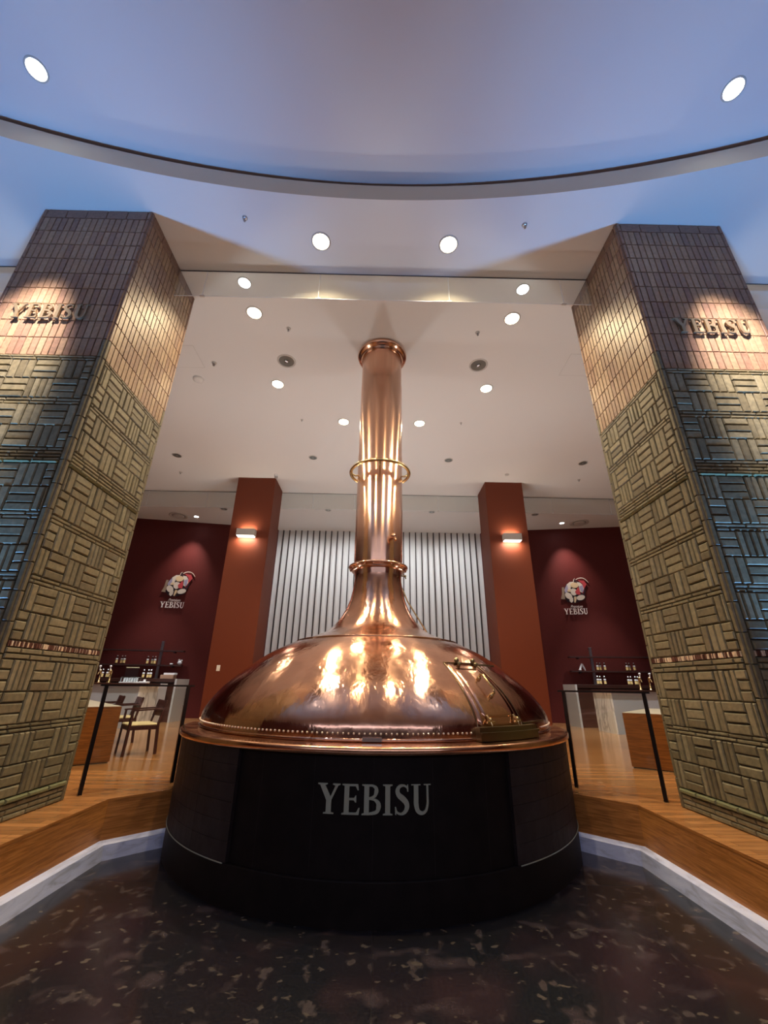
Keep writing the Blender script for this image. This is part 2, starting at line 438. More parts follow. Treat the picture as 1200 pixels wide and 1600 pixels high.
for s, side in ((-1, 'left'), (1, 'right')): wall('wall_return_'+side, [(s*4.15, wy(4.15)), (s*4.15, 16.1)], ZP, HC, M['maroon'])
b = MB()
k = -16
while k <= 16:
    x = k*.2456+.0; b.box(x-.019, x+.019, 16.02, 16.09, ZP, HC-.003); k += 1
tag(b.build('trim_wall_slats', M['slat']), kind='structure')

# square red-brown columns
for s, side in ((-1, 'left'), (1, 'right')):
    c = thing('square_column', 'square red-brown column on the %s of the white slatted wall' % side, 'column', (s*3.78, 11.85, ZP))
    b = MB().box(-.57, .57, -.48, .48, 0, HC-ZP, bev=.006); b.build('shaft', M['column'], c)
    b = MB().box(-.574, .574, -.484, .484, 0, .08); b.build('skirting', M['panel_wood'], c)
    if s < 0:
        o = thing('wall_switch', 'small pale switch plate low on the left red-brown column', 'switch', (-4.06, 11.37, 1.95))
        MB().box(-.045, .045, -.012, 0, -.07, .07, bev=.004).build('plate', M['white'], o)
        MB().box(-.018, .018, -.018, -.011, -.03, .03, bev=.002).build('rocker', M['paper'], o)
    o = thing('wall_sconce', 'lit white box sconce on the %s red-brown column' % side, 'wall lamp', (s*3.83, 11.37, 5.58))
    MB().box(-.26, .26, -.2, 0, -.09, .11, bev=.008).build('housing', M['sconce'], o)
    MB().box(-.24, .24, -.185, -.012, -.103, -.091).build('diffuser', M['sconce_glow'], o)
    MB().box(-.2, .2, -.16, -.03, .111, .116).build('top_slot', M['sconce_glow'], o)
    area_light('sconce_light', (s*3.83, 11.25, 5.46), (R(25), 0, 0), .45, .15, 14, (1, .85, .68))
    area_light('sconce_uplight', (s*3.83, 11.27, 5.72), (R(155), 0, 0), .4, .1, 5, (1, .85, .68))

# glass smoke curtains hanging from the ceiling
def curtain(y, drop, gaps, label):
    c = thing('glass_smoke_curtain', label, 'glass curtain', (0, y, HC))
    xs = [-XS+.05]+gaps+[XS-.05]
    for a, b_ in zip(xs[:-1], xs[1:]):
        MB().box(a+.004, b_-.004, -.004, .004, -drop, 0).build('pane', M['smoke_glass'], c)
    MB().box(-XS+.05, XS-.05, -.012, -.005, -.012, 0).build('ceiling_channel', M['groove'], c)
    for g in gaps:
        MB().box(g-.003, g+.003, -.006, .006, -drop, -.01).build('joint', M['clear'], c)
        MB().box(g-.035, g+.035, -.012, .012, -drop-.012, -drop+.008).build('clip', M['trim_ring'], c)
    MB().box(-XS+.05, XS-.05, -.0045, .0045, -drop-.004, -drop).build('bottom_edge', M['clear'], c)
curtain(4.48, .52, [-9.9, -8.1, -6.3, -2.70, -.98, .98, 2.70, 6.3, 8.1, 9.9], 'glass smoke curtain under the ceiling between the two tiled pillars')
curtain(12.44, .56, [-9.5, -7.6, -5.67, -2.2, -.85, 1.9, 5.67, 7.6, 9.5], 'glass smoke curtain under the far ceiling behind the red-brown columns')

# ------------------------------------------------------------------ lettering
def stroke(pts, ws):
    """closed quads along a pen path of changing width"""
    P = [Vector((x, y)) for x, y in pts]; out = []
    # refine
    Q = []; W = []
    for i in range(len(P)-1):
        p0 = P[max(i-1, 0)]; p1 = P[i]; p2 = P[i+1]; p3 = P[min(i+2, len(P)-1)]
        for k in range(4):
            t_ = k/4; Q.append(.5*((2*p1)+(-p0+p2)*t_+(2*p0-5*p1+4*p2-p3)*t_**2+(-p0+3*p1-3*p2+p3)*t_**3)); W.append(ws[i]*(1-t_)+ws[i+1]*t_)
    Q.append(P[-1]); W.append(ws[-1]); L = []; Rr = []
    for i, q in enumerate(Q):
        d = (Q[min(i+1, len(Q)-1)]-Q[max(i-1, 0)]).normalized(); nn = Vector((-d.y, d.x))
        L.append(q+nn*W[i]/2); Rr.append(q-nn*W[i]/2)
    return [tuple(map(tuple, L))+tuple(map(tuple, reversed(Rr)))]
LET = {
 'Y': (.92, [[(0, 1), (.38, 1), (.38, .965), (.29, .94), (.52, .56), (.70, .93), (.60, .965), (.60, 1), (.90, 1), (.90, .965), (.81, .93), (.56, .44), (.56, .06), (.66, .035), (.66, 0), (.26, 0), (.26, .035), (.36, .06), (.36, .44), (.09, .94), (0, .965)]]),
 'E': (.72, [[(0, 0), (.66, 0), (.70, .22), (.65, .22), (.56, .07), (.28, .07), (.28, .47), (.47, .47), (.52, .40), (.56, .40), (.56, .62), (.52, .62), (.47, .54), (.28, .54), (.28, .93), (.53, .93), (.60, .80), (.65, .80), (.62, 1), (0, 1), (0, .965), (.09, .94), (.09, .06), (0, .035)]]),
 'B': (.76, [[(0, 0), (.28, 0), (.28, 1), (0, 1), (0, .965), (.09, .94), (.09, .06), (0, .035)]]
       + stroke([(.26, .965), (.42, .955), (.54, .88), (.555, .76), (.48, .60), (.26, .53)], [.07, .07, .13, .16, .10, .06])
       + stroke([(.26, .53), (.48, .50), (.62, .40), (.65, .27), (.57, .10), (.26, .035)], [.06, .08, .15, .18, .12, .07])),
 'I': (.39, [[(0, 0), (.37, 0), (.37, .035), (.28, .06), (.28, .94), (.37, .965), (.37, 1), (0, 1), (0, .965), (.09, .94), (.09, .06), (0, .035)]]),
 'S': (.62, stroke([(.53, .78), (.49, .90), (.36, .965), (.20, .93), (.12, .80), (.17, .65), (.33, .53), (.46, .40), (.49, .25), (.41, .10), (.26, .035), (.10, .09), (.05, .24)], [.03, .07, .07, .11, .16, .18, .20, .19, .17, .12, .07, .07, .03])
       + [[(.50, .76), (.55, .76), (.54, 1.0), (.50, .98)], [(.02, .26), (.07, .26), (.07, .0), (.03, .02)]]),
 'U': (.80, stroke([(.18, .97), (.18, .60), (.18, .34), (.24, .13), (.40, .045), (.56, .12), (.635, .34), (.64, .60), (.64, .97)], [.18, .18, .18, .16, .11, .09, .08, .075, .075])
       + [[(0, 1), (.36, 1), (.36, .965), (0, .965)], [(.50, 1), (.78, 1), (.78, .965), (.50, .965)]]),
}
def lettering(parent, text, width, height, place, d0, d1, m):
    gap = .055; tot = sum(LET[c][0] for c in text)+gap*(len(text)-1); sx = width/tot
    u = -width/2
    for c in text:
        w_, polys = LET[c]; b = MB()
        for k, p in enumerate(polys):
            b.prism([(u+x*sx, y*height) for x, y in p], place, d0, d1-k*.0004)
        b.build('letter', m, parent); u += (w_+gap)*sx

# ------------------------------------------------------------------ copper kettle
KX, KY = -.012, 6.17
def curve_profile(pts, sub=6):
    P = [Vector(p) for p in pts]; out = []
    for i in range(len(P)-1):
        p0 = P[max(i-1, 0)]; p1 = P[i]; p2 = P[i+1]; p3 = P[min(i+2, len(P)-1)]
        for k in range(sub):
            t_ = k/sub; q = .5*((2*p1)+(-p0+p2)*t_+(2*p0-5*p1+4*p2-p3)*t_**2+(-p0+3*p1-3*p2+p3)*t_**3); out.append((q.x, q.y))
    out.append(tuple(P[-1])); return out
dome_pts = [(2.172, 1.13), (2.175, 1.22), (2.155, 1.31), (2.075, 1.445), (1.94, 1.60), (1.74, 1.77), (1.50, 1.945), (1.29, 2.06), (1.09, 2.145), (.87, 2.22), (.69, 2.31), (.56, 2.45), (.47, 2.60), (.405, 2.76), (.37, 2.92), (.352, 3.06), (.35, 3.2)]
dome_prof = curve_profile(dome_pts)
def dome_at(ang, z):
    """point and radius on the dome at azimuth ang (0 = towards the viewer, + = right)"""
    for (r0, z0), (r1, z1) in zip(dome_prof[:-1], dome_prof[1:]):
        if z0 <= z <= z1 and z1 > z0:
            r = r0+(r1-r0)*(z-z0)/(z1-z0); break
    else: r = dome_prof[-1][0]
    a = R(ang); return Vector((r*math.sin(a), -r*math.cos(a), z)), r
kettle = thing('brewing_kettle', 'huge polished copper brewing kettle with tall chimney on a dark round base', 'brewing kettle', (KX, KY, 0))
b = MB(); b.lathe(dome_prof, n=160)
dome = b.build('dome', M['copper'], kettle)
# seam line high on the dome
b = MB(); b.lathe([(1.118, 2.134), (1.122, 2.146), (1.10, 2.152)], n=128); b.build('seam', M['copper_rim'], dome)
# chimney pipe in welded courses, each a hair different in width
b = MB(); b.lathe(curve_profile([(.352, 3.1), (.368, 3.3), (.372, 3.6)], 3)+[(.374, 4.19), (.370, 4.195), (.372, 5.19), (.368, 5.195), (.370, 6.65), (.365, 6.655), (.366, HC)], n=96)
b.build('chimney_pipe', M['copper_pipe'], kettle)
b = MB(); b.lathe([(.36, HC-.17), (.375, HC-.17), (.38, HC-.12), (.41, HC-.095), (.45, HC-.085), (.462, HC-.055), (.45, HC-.02), (.44, HC)], n=96); b.build('ceiling_collar', M['copper_pipe'], kettle)
b = MB(); b.lathe([(.35, 3.19), (.40, 3.18), (.405, 3.19), (.41, 3.225), (.447, 3.228), (.452, 3.24), (.447, 3.256), (.40, 3.262), (.375, 3.275)], n=96)
fl = b.build('flange', M['copper_pipe'], kettle)
for i in range(20):
    a = 2*PI*(i+.5)/20; b = MB(); b.cyl(.426*math.sin(a), -.426*math.cos(a), 3.205, 3.227, .012, 8); b.build('bolt', M['copper_rim'], fl)
# brass rail ring round the chimney
ring = MB(); ring.tube([(.485*math.cos(2*PI*i/72), .485*math.sin(2*PI*i/72), 4.87) for i in range(72)], .027, 12, True)
rg = ring.build('ring_rail', M['brass'], kettle)
for ang in (-80, 0, 80, 180):
    a = R(ang); dx, dy = math.sin(a), -math.cos(a)
    b = MB(); b.tube([(.37*dx, .37*dy, 4.80), (.41*dx, .41*dy, 4.79), (.46*dx, .46*dy, 4.815), (.475*dx, .475*dy, 4.86)], .014, 8); b.build('bracket', M['brass'], rg)
# small valve on the chimney and cock on the flange
v = MB(); v.tube([(.2, -.30, 3.63), (.215, -.395, 3.63)], .028, 12); v.sphere((.217, -.405, 3.63), .042, 12, 8); v.tube([(.19, -.42, 3.665), (.25, -.42, 3.665)], .013, 8); v.tube([(.225, -.41, 3.62), (.25, -.425, 3.56)], .02, 8)
v.build('valve', M['copper_rim'], kettle)
v = MB(); v.sphere((.40, -.16, 3.09), .02, 10, 6); v.tube([(.34, -.14, 3.10), (.40, -.16, 3.09), (.41, -.165, 3.05)], .011, 8); v.build('drain_cock', M['old_brass'], kettle)
v = MB(); v.tube([(.36, 0, 2.95), (.44, .0, 2.76), (.60, 0, 2.50), (.71, 0, 2.325), (.74, 0, 2.27)], .011, 8); v.build('stay_rod', M['brass'], kettle)
# rivet row: one mesh per visible rivet, the rest as one part
def rivet(b, ang):
    p, r = dome_at(ang, 1.215); a = R(ang); nrm = Vector((math.sin(a), -math.cos(a), 0))
    b.sphere(p+nrm*.004, .0092, 8, 6)
step = 1.22; vis = []; k = 0
angs = [(-73+step*i) for i in range(98) if not (24.0 < -73+step*i < 52.5)]
for a_ in angs:
    b = MB(); rivet(b, a_); b.build('rivet', M['rivet'], kettle)
b = MB()
a_ = 53.5
while a_ < 286.0: rivet(b, a_); a_ += step
tag(b.build('rivet_row', M['rivet'], kettle), kind='stuff')
# wide copper rim
b = MB(); b.lathe([(2.16, 1.155), (2.19, 1.148), (2.24, 1.146), (2.33, 1.140), (2.362, 1.135), (2.372, 1.125), (2.372, 1.088), (2.362, 1.078), (2.32, 1.076), (2.30, 1.08)], n=160)
rim = b.build('rim', M['copper_rim'], kettle)
b = MB(); b.lathe([(2.168, 1.15), (2.186, 1.155), (2.188, 1.172), (2.172, 1.18)], n=160); b.build('dome_bead', M['copper'], kettle)
b = MB()
def cylplace(r, a0=0.0):
    def f(u, v_, d):
        a = u/r+a0; rr = r+d; return (rr*math.sin(a), -rr*math.cos(a), v_)
    return f
pl = cylplace(2.19); b.prism([(-.105, 1.158), (.062, 1.158), (.062, 1.186), (-.105, 1.186)], pl, .0, .012); b.build('maker_plate', M['steel'], kettle)
# hatch in the dome
def dgrid(b, a0, a1, z0, z1, na, nz, off, thick, trim=None):
    vs = []; fs = []
    def pt(a, z, o):
        p, r = dome_at(a, z); p2, r2 = dome_at(a, z+.01); sl = Vector((r-r2, .01)).normalized()  # outward tilt
        ra = R(a); nrm = Vector((math.sin(ra)*sl.y, -math.cos(ra)*sl.y, sl.x)); return p+nrm*o
    for j in range(nz+1):
        for i in range(na+1):
            z = z0+(z1-z0)*j/nz; fx = i/na; aa0, aa1 = a0(z) if callable(a0) else a0, a1(z) if callable(a1) else a1
            # rounded corners
            e = min(1, min(j, nz-j)/nz*9); inset = (1-math.sqrt(max(0, 1-(1-e)**2)))*.06*(aa1-aa0)
            vs.append(pt(aa0+inset+(aa1-aa0-2*inset)*fx, z, off+thick))
    m_ = len(vs)
    for j in range(nz+1):
        for i in range(na+1):
            z = z0+(z1-z0)*j/nz; fx = i/na; aa0, aa1 = a0(z) if callable(a0) else a0, a1(z) if callable(a1) else a1
            e = min(1, min(j, nz-j)/nz*9); inset = (1-math.sqrt(max(0, 1-(1-e)**2)))*.06*(aa1-aa0)
            vs.append(pt(aa0+inset+(aa1-aa0-2*inset)*fx, z, off))
    W = na+1
    for j in range(nz):
        for i in range(na):
            q = j*W+i; fs.append((q, q+1, q+W+1, q+W)); fs.append((m_+q, m_+q+W, m_+q+W+1, m_+q+1))
    bd = [i for i in range(na)]+[j*W+na for j in range(nz)]+[nz*W+i for i in range(na, 0, -1)]+[j*W for j in range(nz, 0, -1)]
    for i in range(len(bd)):
        p, q = bd[i], bd[(i+1) % len(bd)]; fs.append((p, m_+p, m_+q, q))
    b.add(vs, fs, 0, True)
    return pt
b = MB(); pt = dgrid(b, 25.8, 41.3, 1.262, 1.815, 12, 24, .002, .008); hatch = b.build('hatch', M['copper'], kettle)
b = MB(); dgrid(b, 27.6, 39.6, 1.33, 1.765, 10, 20, .010, .004); b.build('raised_panel', M['copper'], hatch)
def along(zs, a, off): return [pt(a, z, off) for z in zs]
b = MB(); zs = [1.255+.565*i/20 for i in range(21)]
b.tube(along(zs, 25.5, .003), .0045, 6); b.tube(along(zs, 41.7, .003), .0045, 6); b.tube([pt(25.4+16.4*i/10, 1.83, .004) for i in range(11)], .006, 6)
b.build('hatch_frame', M['old_brass'], kettle)
b = MB(); b.tube([pt(41.5+16*i/10, 1.825, .004) for i in range(11)], .007, 6); b.tube([pt(42+13.5*i/10, 1.272+.0*i, .012) for i in range(11)], .009, 6); b.build('edge_strip', M['old_brass'], kettle)
p0 = [pt(34.4, 1.66, .024), pt(34.4, 1.665, .07), pt(34.4, 1.645, .085), pt(34.35, 1.53, .085), pt(34.3, 1.50, .07), pt(34.3, 1.505, .024)]
b = MB(); b.tube(p0, .012, 10); b.sphere(p0[0], .024, 10, 6); b.sphere(p0[-1], .024, 10, 6); b.build('handle', M['brass'], hatch)
for a_ in (31.2, 39.8):
    c_ = pt(a_, 1.835, .03); b = MB(); b.sphere(c_, .028, 12, 8); b.sphere(pt(a_, 1.80, .028), .022, 12, 8); b.tube([pt(a_, 1.80, .01), c_], .012, 8); b.build('hinge', M['old_brass'], hatch)
for a_ in (28.8, 38.6):
    b = MB(); b.tube([pt(a_, 1.34, .02), pt(a_, 1.30, .045), pt(a_+.4, 1.255, .04)], .012, 8); b.sphere(pt(a_, 1.30, .05), .02, 10, 6); b.tube([pt(a_-1, 1.285, .04), pt(a_+1.4, 1.285, .04)], .009, 8); b.build('latch', M['brass'], hatch)
b = MB(); pl = cylplace(2.17)
n_ = 14
for i in range(n_):
    a0 = R(24.7)+(R(46)-R(24.7))*i/n_; a1 = R(24.7)+(R(46)-R(24.7))*(i+1)/n_
    for (z0, z1, dd) in ((1.15, 1.205, .085), (1.205, 1.222, .10), (1.222, 1.262, .07)):
        b.prism([(a0*2.17, z0), (a1*2.17, z0), (a1*2.17, z1), (a0*2.17, z1)], pl, -.02, dd)
b.build('hatch_sill', M['old_brass'], kettle)
# dark round base with recessed front panel and raised side panels
b = MB(); b.lathe([(2.335, 0), (2.335, .258)], n=128); b.build('base_kick', M['base'], kettle)
b = MB(); b.lathe([(2.30, .262), (2.30, 1.08)], n=128); b.lathe([(2.335, .258), (2.337, .268), (2.30, .268)], n=128); bs = b.build('base_drum', M['base'], kettle)
for s in (-1, 1):
    b = MB(); pl = cylplace(2.30); rows = 6; cols = 6
    for i in range(cols):
        for j in range(rows):
            a0, a1 = 30.3+i*12.5, 30.3+(i+1)*12.5; z0, z1 = .272+j*.135, .272+(j+1)*.135
            if j == rows-1: z1 = 1.075
            seg = 4
            for k in range(seg):
                q0 = R(a0+(a1-a0)*k/seg+(.03 if k == 0 else 0)); q1 = R(a0+(a1-a0)*(k+1)/seg-(.03 if k == seg-1 else 0))
                b.prism([(s*q0*2.3, z0+.0012), (s*q1*2.3, z0+.0012), (s*q1*2.3, z1-.0012), (s*q0*2.3, z1-.0012)], pl, 0, .034)
    b.build('side_panel', M['base_side'], kettle)
for s in (-1, 1):
    b = MB(); b.tube([(s*2.339*math.sin(R(31+i*1.2)), -2.339*math.cos(R(31+i*1.2)), .268) for i in range(50)], .0045, 6); b.build('edge_bead', M['sign_grey'], kettle)
b = MB()
for i in range(-2, 3):
    a = R(i*12); b.add([(2.3015*math.sin(a-.0006), -2.3015*math.cos(a-.0006), .27), (2.3015*math.sin(a+.0006), -2.3015*math.cos(a+.0006), .27), (2.3015*math.sin(a+.0006), -2.3015*math.cos(a+.0006), 1.07), (2.3015*math.sin(a-.0006), -2.3015*math.cos(a-.0006), 1.07)], [(0, 1, 2, 3)])
b.build('panel_joint', M['base_side'], kettle)
sg = thing('lettering', 'large grey lettering YEBISU on the dark round kettle base', 'lettering', (KX, KY, .672))
pc = cylplace(2.302)
lettering(sg, 'YEBISU', .905, .202, lambda u, v_, d: pc(u+.01, v_, d), .0, .014, M['sign_grey'])

# ------------------------------------------------------------------ tiled pillars
def pillow(b, P, u0, u1, v0, v1, dep, ins, var, rnd, gap=.004):
    j = lambda a: (rnd.random()-.5)*a
    u0 += gap; u1 -= gap; v0 += gap; v1 -= gap
    q = [(u0, v0), (u1, v0), (u1, v1), (u0, v1)]; c = ((u0+u1)/2, (v0+v1)/2)
    jit = [(j(.004), j(.004)) for _ in q]
    def rg(i, d):
        out = []
        for (x, y), (jx, jy) in zip(q, jit):
            x_ = x+(i if x < c[0] else -i)+jx; y_ = y+(i if y < c[1] else -i)+jy; out.append(P(x_, y_, d))
        return out
    vs = rg(0, 0)+rg(ins*.25, dep*.6)+rg(ins, dep)
    fs = [(8, 9, 10, 11)]+[(k*4+i, k*4+(i+1) % 4, k*4+4+(i+1) % 4, k*4+4+i) for k in range(2) for i in range(4)]
    b.add(vs, fs, var)
def pillar_face(P, W, rnd, tiles, basket, mosaic, glaze, fine=True, shift=.5):
    e = .05
    cellw = (W-2*e)/5
    bands = [(.68, 2, None), ]
    def course(z0, z1, n, dep=.02):
        h = (z1-z0)/n
        for k in range(n):
            x = e; first = rnd.random()*.2
            x0 = e; L = cellw
            cuts = [e]+[e+first+L*i for i in range(0, 6) if e+first+L*i < W-e-.03 and e+first+L*i > e+.03]+[W-e]
            for a, c in zip(cuts[:-1], cuts[1:]):
                pillow(basket, P, a, c, z0+k*h, z0+(k+1)*h, dep, .008, rnd.random(), rnd, .003)
    def weave(z0, z1, par):
        h = (z1-z0)/2
        for r_ in range(2):
            za, zb = z0+r_*h, z0+(r_+1)*h
            x = e-cellw*shift; i = 0
            while x < W-e-.01:
                a, c = max(e, x), min(W-e, x+cellw)
                if c-a > .03:
                    horiz = (i+r_+par) % 2 == 0
                    if horiz:
                        for k in range(3):
                            jj = (rnd.random()-.5)*.008
                            pillow(basket, P, a, c, za+k*h/3+jj, za+(k+1)*h/3+jj*.5, .019+rnd.random()*.008, .011, rnd.random(), rnd, .0022)
                    else:
                        m_ = 3 if rnd.random() < .75 else 4; wdt = cellw/m_; k = 0
                        while k < m_:
                            aa, cc = max(a, x+k*wdt), min(c, x+(k+1)*wdt)
                            if cc-aa > .018: pillow(basket, P, aa, cc, za, zb, .019+rnd.random()*.008, .011, rnd.random(), rnd, .0022)
                            k += 1
                x += cellw; i += 1
    # base
    course(ZP, .63, 3, .014)
    weave(.68, 1.18, 0); course(1.18, 1.25, 2)
    weave(1.25, 1.765, 1); course(1.765, 1.86, 2, .024)
    weave(1.918, 2.405, 0); course(2.405, 2.48, 2)
    weave(2.48, 2.985, 1); course(2.985, 3.06, 2)
    weave(3.06, 3.57, 0); course(3.60, 3.75, 4)
    weave(3.75, 4.27, 1); course(4.27, 4.35, 2)
    weave(4.35, 4.86, 0); course(4.86, 4.93, 2)
    for z0, z1 in ((.63, .68), (3.57, 3.60)):
        n_ = 5
        for k in range(n_): pillow(glaze, P, e+(W-2*e)*k/n_, e+(W-2*e)*(k+1)/n_, z0, z1, .036, .014, 0, rnd, .001)
    # mosaic strip
    x = e
    while x < W-e-.004:
        wd = rnd.choice((.010, .012, .016, .02)); wd = min(wd, W-e-x)
        light = rnd.random() < .42
        pillow(mosaic, P, x, x+wd, 1.864, 1.914, .02, .003, (.55+.45*rnd.random()) if light else .42*rnd.random(), rnd, .0012); x += wd
    # upper upright tiles
    rows = 9; h = .2585; n_ = 17 if fine else 17; tw = (W-2*e)/n_
    for r_ in range(rows):
        for i in range(n_):
            z0 = 4.93+r_*h
            v_ = rnd.random()*.75+.1*math.sin(i*.9+r_)+.05
            pillow(tiles, P, e+i*tw, e+(i+1)*tw, z0, z0+h, .012, .004, max(0, min(1, v_)), rnd, .0035)
    for i in range(5): pillow(tiles, P, e+(W-2*e)*i/5, e+(W-2*e)*(i+1)/5, 4.93+rows*h, HC-.002, .012, .004, .05, rnd, .003)
    # corner trims
    z = ZP
    while z < HC-.01:
        z2 = min(z+.26, HC-.002)
        for a, c in ((0, e), (W-e, W)): pillow(basket if z < 4.93 else tiles, P, a, c, z, z2, .016, .008, .1*rnd.random(), rnd, .002)
        z = z2
for s, side in ((-1, 'left'), (1, 'right')):
    xi, xo, y0, y1 = 3.125, 4.555, 3.635, 4.985
    pil = thing('tiled_pillar', 'tall tiled pillar on the %s of the kettle, brown tiles above woven-pattern tiles' % side, 'pillar', (s*(xi+xo)/2, (y0+y1)/2, ZP))
    ox, oy = s*(xi+xo)/2, (y0+y1)/2
    MB().box(-(xo-xi)/2, (xo-xi)/2, -(y1-y0)/2, (y1-y0)/2, 0, HC-ZP).build('core', M['grout'], pil)
    rnd = random.Random(11 if s < 0 else 23)
    A, Bk, Mo, G = MB(), MB(), MB(), MB()
    d_ = (xo-xi)/2; dy_ = (y1-y0)/2
    faces = [(lambda u, z, d: (-d_+u, -dy_-d, z-ZP), 2*d_),                        # front
             (lambda u, z, d: (-s*d_-s*d, -dy_+u, z-ZP), 2*dy_),                    # inner
             (lambda u, z, d: (s*d_+s*d, -dy_+u, z-ZP), 2*dy_),                     # outer
             (lambda u, z, d: (-d_+u, dy_+d, z-ZP), 2*d_)]                          # back
    for k, (P, W) in enumerate(faces): pillar_face(P, W, rnd, A, Bk, Mo, G, shift=.5 if k else .35)
    A.build('upper_tiles', M['tile_up'], pil); Bk.build('basketweave_tiles', M['tile_low'], pil)
    Mo.build('mosaic_strip', M['mosaic'], pil); G.build('glazed_course', M['glaze'], pil)
    lt = thing('lettering', 'dark bronze lettering YEBISU on the %s tiled pillar' % side, 'lettering', (s*3.885, y0-.012, 5.45))
    lettering(lt, 'YEBISU', .91, .215, lambda u, v_, d: (u, -d, v_), .014, .034, M['bronze'])
    b = MB()
    for u in (-.4, -.22, -.06, .1, .22, .36):
        for v_ in (.05, .17): b.tube([(u, 0, v_), (u, -.016, v_)], .005, 6)
    b.build('standoff_pins', M['bronze'], lt)

# ------------------------------------------------------------------ lamps
proto_on = {}
def downlight(x, y, z, r, lit, label, group=None, m=None):
    if lit:
        key = (lit, r)
    else: key = ('off', r)
    if key not in proto_on:
        o = thing('downlight', label, 'ceiling light', (x, y, z), 0, group)
        MB().lathe([(r*1.22, 0), (r*1.2, -.008), (r*1.02, -.012), (r, -.006), (r*.96, 0)], n=32).build('trim_ring', M['trim_ring'], o)
        if lit: MB().cyl(0, 0, -.006, -.001, r*.97, 32).build('lamp', M['lamp_warm'] if lit == 'warm' else M['lamp_white'], o)
        else:
            MB().lathe([(r*.97, -.004), (r*.7, -.002), (.001, -.001)], n=32).build('reflector', M['lamp_off'], o)
            MB().sphere((0, 0, -.012), r*.3, 12, 6, .4).build('bulb', M['steel'], o)
        proto_on[key] = o
    else:
        o = copy_tree(proto_on[key]); o.location = (x, y, z)
    tag(o, label, 'ceiling light', group); return o
def side_name(x): return 'left' if x < 0 else 'right'
ring_lights = [(.91, 3.97, 'nearest the glass curtain, in front of it'), (2.2, 5.23, 'just behind the glass curtain'), (2.2, 7.04, 'beside the chimney, below the dark speaker'), (.91, 8.35, 'lowest, next to the copper chimney')]
for x, y, where in ring_lights:
    for s in (-1, 1):
        downlight(s*x, y, HC, .115, 'warm', 'lit warm downlight %s, %s side' % (where, side_name(s)), 'warm downlights circling the chimney')
        spot('downlight_beam', (s*x, y, HC-.03), (s*x*.98, y, 0), RING_W, RING_COL, 124, .75, .07)
for s in (-1, 1):
    downlight(s*2.2, 4.66, HC, .09, 'white', 'lit white downlight against the glass curtain, %s side' % side_name(s), 'white accent lights')
    spot('accent_beam', (s*2.2, 4.68, HC-.05), (s*.3, 5.9, 1.5), KETTLE_W, (.9, .95, 1), 70, .8, .06)
    o = downlight(s*3.84, 2.37, HR, .095, 'white', 'lit white spotlight in the round ceiling recess, %s side' % side_name(s), 'white accent lights')
    spot('sign_beam', (s*3.84, 2.37, HR-.04), (s*4.18, 3.63, 4.92), RECESS_W, (1.0, .82, .70), 28, 1.0, .08)
    downlight(s*6.97, 14.69, HC, .08, 'white', 'small lit spotlight above the %s wall emblem' % side_name(s), 'wall emblem spotlights')
    spot('emblem_beam', (s*6.97, 14.62, HC-.04), (s*7.3, 15.32, 4.6), LOGO_W, (1, .80, .74), 62, 1.0, .04)
for s in (-1, 1):
    for x, y, r, wh in ((1.88, 6.36, .15, 'beside the chimney top'), (5.67, 10.1, .11, 'near the tiled pillar'), (1.89, 10.08, .10, 'beside the chimney ring'),
                        (5.66, 13.89, .11, 'beyond the far glass curtain near the emblem wall'), (1.88, 13.83, .10, 'beyond the far glass curtain above the slatted wall')):
        downlight(s*x, y, HC, r, None, 'unlit dark round downlight %s, %s side' % (wh, side_name(s)), 'unlit downlights')
    # round air diffuser by the emblem spotlight
    o = thing('air_diffuser', 'round ceiling air diffuser beside the %s emblem spotlight' % side_name(s), 'air vent', (s*7.6, 14.6, HC))
    MB().lathe([(.33, 0), (.34, -.03), (.30, -.045), (.27, -.02), (.24, -.02)], n=32).build('outer_ring', M['trim_ring'], o)
    MB().lathe([(.20, -.02), (.19, -.05), (.16, -.055), (.001, -.05)], n=32).build('core_plate', M['trim_ring'], o)
    MB().cyl(0, 0, -.012, -.001, .28, 32).build('throat', M['lamp_off'], o)
# small ceiling fittings
def fitting(name, x, y, label, cat, r, h, m, tip=None, group=None):
    o = thing(name, label, cat, (x, y, HC), 0, group)
    MB().lathe([(r, 0), (r*.95, -h*.6), (r*.6, -h), (.001, -h)], n=20).build('housing', M[m], o)
    if tip: MB().lathe([(r*.35, -h), (r*.3, -h-tip*.7), (r*.5, -h-tip), (.001, -h-tip)], n=12).build('nozzle', M['steel'], o)
    return o
fitting('smoke_detector', -3.82, 6.93, 'round white smoke detector on the ceiling by the left tiled pillar', 'smoke detector', .11, .05, 'white')
fitting('smoke_detector', 3.75, 10.85, 'small round detector on the ceiling before the right column', 'smoke detector', .06, .04, 'trim_ring')
fitting('sprinkler', -3.32, 6.45, 'small sprinkler head above the left smoke detector', 'sprinkler', .05, .02, 'trim_ring', .04)
for s in (-1, 1):
    fitting('sprinkler', s*1.9, 3.67, 'small sprinkler head in front of the glass curtain, %s side' % side_name(s), 'sprinkler', .035, .02, 'steel', .04)
    fitting('sprinkler', s*1.68, 5.55, 'small sprinkler head behind the glass curtain, %s side' % side_name(s), 'sprinkler', .04, .02, 'trim_ring', .04)
    fitting('sprinkler', s*1.9, 8.3, 'tiny sprinkler head right of the warm lights, %s side of the chimney' % side_name(s), 'sprinkler', .03, .02, 'trim_ring', .03)
    fitting('sprinkler', s*6.0, 11.1, 'sprinkler head before the far glass curtain near the %s tiled pillar' % side_name(s), 'sprinkler', .05, .02, 'trim_ring', .04)
o = thing('security_camera', 'small dome security camera on the ceiling by the left red-brown column', 'security camera', (-3.15, 11.16, HC))
MB().lathe([(.07, 0), (.065, -.04), (.04, -.05)], n=20).build('mount', M['white'], o)
